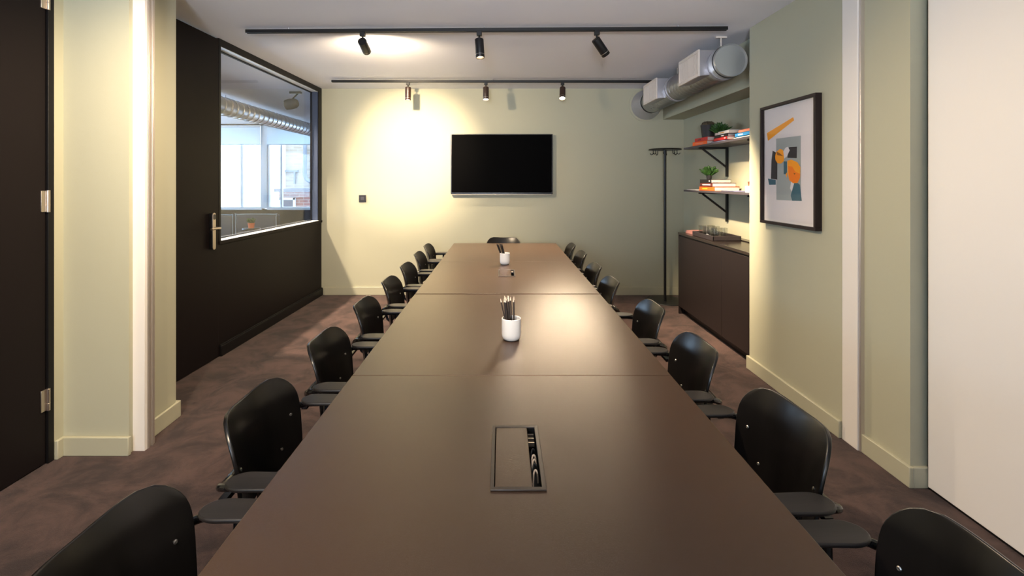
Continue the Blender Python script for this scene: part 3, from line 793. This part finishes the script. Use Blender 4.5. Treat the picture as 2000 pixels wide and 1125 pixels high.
obj('cable_flap', simple_box(2.27, y0, .902, XA-.003, 4.78, .912), 'cab_top', t, offset=off, bevel=.002)

# ------------------------------------------------------------------ shelves
def shelf(z1, label, x0=2.03):
    t = thing('wall_shelf', label, 'shelf', (XA, 4.6, z1), 0, 'alcove shelves')
    off = t.location
    obj('board', simple_box(x0, 3.79, z1-.020, XA-.001, 5.395, z1), 'shelf', t, offset=off, bevel=.0015)
    for yb in (5.018, 4.02):
        bm = nb()
        add_box(bm, XA-.024, yb-.012, z1-.325, XA-.001, yb+.012, z1-.021)
        add_box(bm, x0+.016, yb-.012, z1-.036, XA-.02, yb+.012, z1-.021)
        add_tube(bm, [(x0+.055, yb, z1-.036), (XA-.018, yb, z1-.225)], .011, 8)
        obj('bracket', bm, 'black', t, offset=off)
shelf(1.840, 'upper dark wall shelf in the alcove, carrying the black pot'); shelf(1.373, 'lower dark wall shelf in the alcove, under the paler books')

def book(cx, cy, z, ls, lp, h, rot, cover, label, spine_marks=None, group=None):
    """lying flat, spine facing the room (-x): ls along the spine, lp from spine to fore edge"""
    t = thing('book', label, 'book', (cx, cy, z), math.radians(rot), group)
    bm = nb(); c = .003
    add_box(bm, -lp/2, -ls/2, 0, lp/2, ls/2, c); add_box(bm, -lp/2, -ls/2, h-c, lp/2, ls/2, h); add_box(bm, -lp/2, -ls/2, 0, -lp/2+c, ls/2, h)
    obj('cover', bm, cover, t)
    bm = nb(); add_box(bm, -lp/2+c, -ls/2+.004, c, lp/2-.005, ls/2-.004, h-c); obj('page_block', bm, 'book_page', t)
    if spine_marks:
        bm = nb()
        for (u0, u1, mm) in spine_marks: add_box(bm, -lp/2-.0006, -ls/2+u0*ls, h*.35, -lp/2, -ls/2+u1*ls, h*.65)
        obj('spine_mark', bm, spine_marks[0][2], t)
    return t
GU, GL = 'books on the upper shelf', 'books on the lower shelf'
zu = 1.8405; zl = 1.3735
book(2.150, 5.02, zu, .29, .20, .040, 6, 'b_orange', 'orange book at the bottom of the left stack on the upper shelf', [(.25, .8, 'b_coral')], GU)
book(2.150, 5.00, zu+.0405, .27, .185, .036, 4, 'b_red', 'red book on top of the left stack, under the black pot', [(.5, .75, 'b_maroon')], GU)
book(2.165, 4.60, zu, .30, .21, .012, 0, 'b_lilac', 'thin lilac book lying lowest in the right stack of the upper shelf', None, GU)
book(2.160, 4.56, zu+.0125, .27, .20, .030, 0, 'b_red', 'bright red book low in the right stack of the upper shelf', [(.1, .2, 'b_white')], GU)
book(2.165, 4.57, zu+.043, .25, .19, .026, 3, 'b_black', 'black book in the middle of the right stack of the upper shelf', [(.3, .5, 'b_white')], GU)
book(2.155, 4.50, zu+.0695, .23, .18, .028, -2, 'b_white', 'white book on top of the right stack of the upper shelf', [(.45, .85, 'b_amber')], GU)
book(2.150, 4.13, zu, .28, .20, .012, 0, 'b_white', 'thin white book at the base of the blue book, upper shelf end', None, GU)
book(2.150, 4.11, zu+.0125, .28, .20, .034, 0, 'b_blue', 'blue book beside the pier on the upper shelf', [(.5, .8, 'b_white')], GU)
book(2.160, 4.08, zu+.047, .26, .19, .024, 2, 'b_coral', 'coral book lying on the blue book beside the pier', None, GU)
book(2.185, 4.86, zl, .30, .26, .040, 4, 'b_orange', 'orange book at the bottom of the lower shelf stack', [(.45, .8, 'b_amber')], GL)
book(2.175, 4.87, zl+.0405, .27, .24, .038, 2, 'b_maroon', 'maroon book in the middle of the lower shelf stack', [(.15, .8, 'b_white')], GL)
book(2.165, 4.90, zl+.079, .22, .21, .034, 5, 'b_black', 'black book on top of the lower shelf stack, beside the succulent', [(.1, .2, 'b_white')], GL)
book(2.155, 4.40, zl, .26, .20, .008, 0, 'b_lilac', 'thin lilac booklet flat on the lower shelf, right of the stack', None, GL)
bm = nb(); add_box(bm, -.10, -.14, 0, .10, .14, .003); add_box(bm, -.095, -.135, .003, .10, .13, .005)
tag(obj('magazine', bm, 'b_white', loc=(2.15, 5.22, zl)), 'thin white magazine at the left end of the lower shelf', 'magazine')

# potted plants on the shelves
t = thing('potted_cactus', 'round brown cactus in a tall black pot on the upper shelf', 'plant', (2.135, 5.00, zu+.0775))
bm = nb(); add_lathe(bm, [(0, 0), (.058, 0), (.074, .122), (.076, .128), (.069, .128), (.066, .112), (0, .112)], 32); obj('pot', bm, 'pot_black', t)
bm = nb(); add_lathe(bm, [(.0, .112), (.060, .112), (.064, .13), (.058, .152), (.036, .166), (0, .170)], 30)
for v in bm.verts:
    if v.co.z > .115:
        a = math.atan2(v.co.y, v.co.x); k = 1+.10*math.cos(a*12); v.co.x *= k; v.co.y *= k
for i in range(70):
    a = random.uniform(0, 2*PI); z = random.uniform(.12, .168); r = .062*math.sqrt(max(.05, 1-((z-.13)/.042)**2)) if z > .13 else .062
    p = Vector((r*math.cos(a), r*math.sin(a), z)); d = Vector((math.cos(a), math.sin(a), .6)).normalized(); add_tube(bm, [p, p+d*.010], [.0016, .0004], 5)
obj('cactus_body', bm, 'cactus', t)
succulent((2.175, 4.812, zu+.0005), 'pot_pink', .046, .105, .105, 170, 11, 'green succulent in a pale pink pot on the upper shelf', wide=.014)
succulent((2.115, 4.93, zl+.1135), 'b_black', .030, .045, .095, 140, 5, 'green succulent in a little dark pot on the lower shelf books', wide=.014)
bm = nb(); add_lathe(bm, [(0, 0), (.040, 0), (.043, .055), (.039, .055), (.036, .006), (0, .006)], 28)
tag(obj('white_bowl', bm, 'ceramic', loc=(2.105, 4.09, zl)), 'white bowl at the right end of the lower shelf, beside the pier', 'bowl')
t = thing('candle_holder', 'small copper candle holder standing in the white bowl', 'candle holder', (2.105, 4.09, zl+.0065))
bm = nb(); add_lathe(bm, [(0, 0), (.018, 0), (.018, .058), (.022, .085), (.019, .085), (.014, .06), (0, .058)], 20); obj('holder', bm, mat('copper', (.75, .30, .16), .3, .9), t)
bm = nb(); add_lathe(bm, [(0, .058), (.013, .058), (.012, .078), (0, .080)], 16); obj('candle', bm, 'b_white', t)

# things on the cabinet
zc = .902
book(2.13, 5.24, zc+.0005, .17, .20, .016, 3, 'b_pink', 'dull pink book at the left end of the cabinet top, lower of two', None, 'pink books on the cabinet')
book(2.13, 5.24, zc+.017, .165, .19, .014, 6, 'b_pink', 'dull pink book lying on the other pink book on the cabinet', None, 'pink books on the cabinet')
tr = thing('tray', 'dark woven tray holding drinking glasses on the cabinet', 'tray', (2.15, 4.79, zc+.001))
bm = nb(); X0, X1, Y0, Y1 = 1.995, 2.265, 4.57, 5.06
add_box(bm, X0, Y0, zc+.001, X1, Y1, zc+.008)
for a in ((X0, Y0, X0+.012, Y1), (X1-.012, Y0, X1, Y1), (X0, Y0, X1, Y0+.012), (X0, Y1-.012, X1, Y1)): add_box(bm, a[0], a[1], zc+.001, a[2], a[3], zc+.046)
obj('tray_body', bm, 'tray', tr, offset=tr.location, bevel=.003)
def tumbler(x, y, label):
    bm = nb(); add_lathe(bm, [(0, 0), (.030, 0), (.036, .012), (.038, .105), (.0355, .105), (.033, .016), (0, .010)], 28)
    tag(obj('drinking_glass', bm, 'tumbler', loc=(x, y, zc+.0085)), label, 'glass', 'drinking glasses on the tray')
for x, y, l in ((2.055, 4.95, 'front left drinking glass on the tray, nearest the pink books'), (2.15, 4.97, 'back left drinking glass on the tray, by the alcove wall side'), (2.055, 4.85, 'second drinking glass along the front row of the tray'),
             (2.155, 4.87, 'drinking glass in the middle of the back row of the tray'), (2.06, 4.68, 'front right drinking glass on the tray, at the lit end'), (2.155, 4.70, 'back right drinking glass on the tray, at the lit end')):
    tumbler(x, y, l)
bm = nb(); bmesh.ops.create_icosphere(bm, subdivisions=1, radius=.022); bmesh.ops.translate(bm, verts=bm.verts, vec=(0, 0, .020))
tag(obj('crystal_paperweight', bm, mat('crystal', (.8, .85, .9), .05, .6), loc=(2.025, 4.765, zc+.009), smooth=False), 'small faceted crystal glinting at the tray front', 'ornament')

# ------------------------------------------------------------------ framed print on the right wall
t = thing('framed_print', 'framed abstract print in orange, grey and teal on the right wall', 'picture', (XR, 3.242, 1.585))
off = t.location
y0, y1, z0, z1, xf = 2.927, 3.557, 1.165, 2.006, 1.899
bm = nb(); fw = .020
add_box(bm, xf, y0, z0, XR, y1, z0+fw); add_box(bm, xf, y0, z1-fw, XR, y1, z1); add_box(bm, xf, y0, z0+fw, XR, y0+fw, z1-fw); add_box(bm, xf, y1-fw, z0+fw, XR, y1, z1-fw)
obj('frame_molding', bm, 'frame', t, offset=off, bevel=.0015)
obj('backing_board', simple_box(1.922, y0+fw, z0+fw, XR-.001, y1-fw, z1-fw), 'mount', t, offset=off)
sh = obj('print_sheet', simple_box(1.9185, y0+.034, z0+.036, 1.9205, y1-.032, z1-.026), 'paper', t, offset=off)
ART = [
 ('p_grey', [(3.38, 1.765), (3.1, 1.761), (3.1, 1.341), (3.376, 1.338)]),
 ('p_orange', [(3.498, 1.816), (3.181, 1.89), (3.171, 1.868), (3.482, 1.759)]),
 ('p_dark', [(3.226, 1.696), (3.14, 1.693), (3.143, 1.618), (3.246, 1.625)]),
 ('p_dark', [(3.422, 1.685), (3.364, 1.663), (3.364, 1.48), (3.444, 1.485), (3.437, 1.615)]),
 ('p_teal', [(3.482, 1.487), (3.382, 1.478), (3.382, 1.444), (3.467, 1.443)]),
 ('p_teal', [(3.287, 1.603), (3.25, 1.601), (3.25, 1.515), (3.287, 1.516)]),
 ('paper', [(3.20, 1.47), (3.215, 1.42), (3.185, 1.39), (3.165, 1.45)]),
 ('p_teal', [(3.162, 1.47), (3.109, 1.446), (3.088, 1.342), (3.191, 1.339), (3.207, 1.373)]),
 ('p_orange', [(3.389, 1.642), (3.378, 1.672), (3.328, 1.692), (3.295, 1.680), (3.283, 1.650), (3.285, 1.605), (3.32, 1.588), (3.360, 1.594), (3.384, 1.615)]),
 ('paper', [(3.290, 1.67), (3.268, 1.692), (3.243, 1.700), (3.217, 1.675), (3.250, 1.635), (3.28, 1.622)]),
 ('p_orange', [(3.243, 1.607), (3.197, 1.611), (3.134, 1.591), (3.103, 1.559), (3.106, 1.489), (3.134, 1.457), (3.181, 1.455), (3.222, 1.475), (3.240, 1.52)]),
 ('p_orange2', [(3.235, 1.57), (3.19, 1.565), (3.155, 1.53), (3.105, 1.515), (3.108, 1.489), (3.134, 1.459), (3.181, 1.457), (3.222, 1.477)]),
 ('p_brown', [(3.372, 1.675), (3.335, 1.663), (3.290, 1.638), (3.330, 1.645), (3.362, 1.650)]),
 ('p_orange', [(3.262, 1.515), (3.245, 1.53), (3.247, 1.49)]),
 ('p_brown', [(3.175, 1.523), (3.150, 1.519), (3.165, 1.510)]),
]
for k, (mm, pts) in enumerate(ART):
    bm = nb(); x = 1.9183-.00018*k; add_prism(bm, pts, x, x+.0001, 'x'); obj('printed_shape', bm, mm, sh, offset=off, smooth=False)
obj('glazing', simple_box(1.907, y0+fw, z0+fw, 1.909, y1-fw, z1-fw), 'picglass', t, offset=off, smooth=False)

# ------------------------------------------------------------------ white folding panel on the right
t = thing('folding_panel', 'tall plain white folding partition panel standing at the right edge', 'partition', (2.03, 1.6, 0))
obj('panel', simple_box(2.028, 1.30, .014, 2.09, 2.300, H-.012), 'white_panel', t, offset=t.location, bevel=.002)
obj('shadow_gap_strip', simple_box(2.036, 1.30, 0, 2.085, 2.296, .014), 'black', t, offset=t.location)  # black strip paints the shadow gap under the panel
obj('edge_profile', simple_box(2.034, 2.300, 0, 2.085, 2.308, H-.012), 'black', t, offset=t.location)

# ------------------------------------------------------------------ light
W = bpy.data.worlds.new('sky'); sc.world = W; W.use_nodes = True
nt = W.node_tree; N = nt.nodes; L = nt.links
bg = N['Background']
bg.inputs['Color'].default_value = (.52, .74, 1.0, 1); bg.inputs['Strength'].default_value = 1.7

def portal(x, y, z, sx, sy, rot):
    l = bpy.data.lights.new('window_portal', 'AREA'); l.shape = 'RECTANGLE'; l.size = sx; l.size_y = sy; l.cycles.is_portal = True
    o = bpy.data.objects.new('window_portal', l); C.objects.link(o); o.location = (x, y, z); o.rotation_euler = rot
portal(-4.5, YW+.3, 1.77, 4.2, 1.9, (-PI/2, 0, 0))
portal(-7.3, 5.7, 1.67, 1.7, 7.2, (0, PI/2, 0))
portal(-1.25, NEAR-.2, 1.62, 1.4, 1.5, (PI/2, 0, 0))  # portal of the added rear window

def spot(loc, aim, power, size, blend=1, col=WARM, soft=.04, name='added_spot'):
    l = bpy.data.lights.new(name, 'SPOT'); l.energy = power; l.spot_size = math.radians(size); l.spot_blend = blend; l.color = col; l.shadow_soft_size = soft
    o = bpy.data.objects.new(name, l); C.objects.link(o); o.location = loc
    d = (Vector(aim)-Vector(loc)).normalized(); o.rotation_euler = Vector((0, 0, -1)).rotation_difference(d).to_euler(); return o
# stray light of the left spotlight on the near track, then unseen spots added as fill above and behind the camera
spot(spill, (-1.10, 6.24, 2.3), 15, 165)
spot(spill, (-1.00, 6.24, 1.3), 22, 95)
spot((-1.0, 1.75, 2.5), (-2.15, 2.75, 1.2), 52, 90)
spot((-.8, 2.40, 2.5), (2.03, 1.75, .75), 50, 75)
spot((-.9, -.2, 2.5), (-1.6, 1.3, 0), 45, 90)
spot((-.35, 1.3, 2.5), (.04, 2.22, .80), 26, 40)
spot((0, -.7, 2.5), (0, -2.6, 1.6), 80, 130, 1, (1, .92, .86))  # added; bounces off the white rear wall to lift the room
spot((-.3, -1.9, 1.5), (-.3, 1.5, 2.8), 170, 72, 1, (.88, .92, 1), .25, 'added_uplight')  # unseen uplight, added to brighten the ceiling
# lamps of the room next door, close to the glazing
for y in (4.1, 5.0, 5.9):
    spot((-3.05, y, 2.52), (-2.1, y+.4, .5), 90, 80, 1, (1, .80, .58), .05, 'neighbour_spot')

# ------------------------------------------------------------------ camera
cam = bpy.data.cameras.new('camera'); co = bpy.data.objects.new('camera', cam); C.objects.link(co)
co.location = (0, 0, 1.468); co.rotation_euler = (PI/2, 0, 0)
cam.sensor_width = 36; cam.lens = 944/2000*36; cam.shift_x = .010; cam.shift_y = -208.5/2000; cam.clip_start = .05
sc.camera = co
sc.view_settings.view_transform = 'Standard'; sc.view_settings.look = 'None'; sc.view_settings.gamma = 1; sc.view_settings.use_curve_mapping = False
sc.view_settings.exposure = 2.52
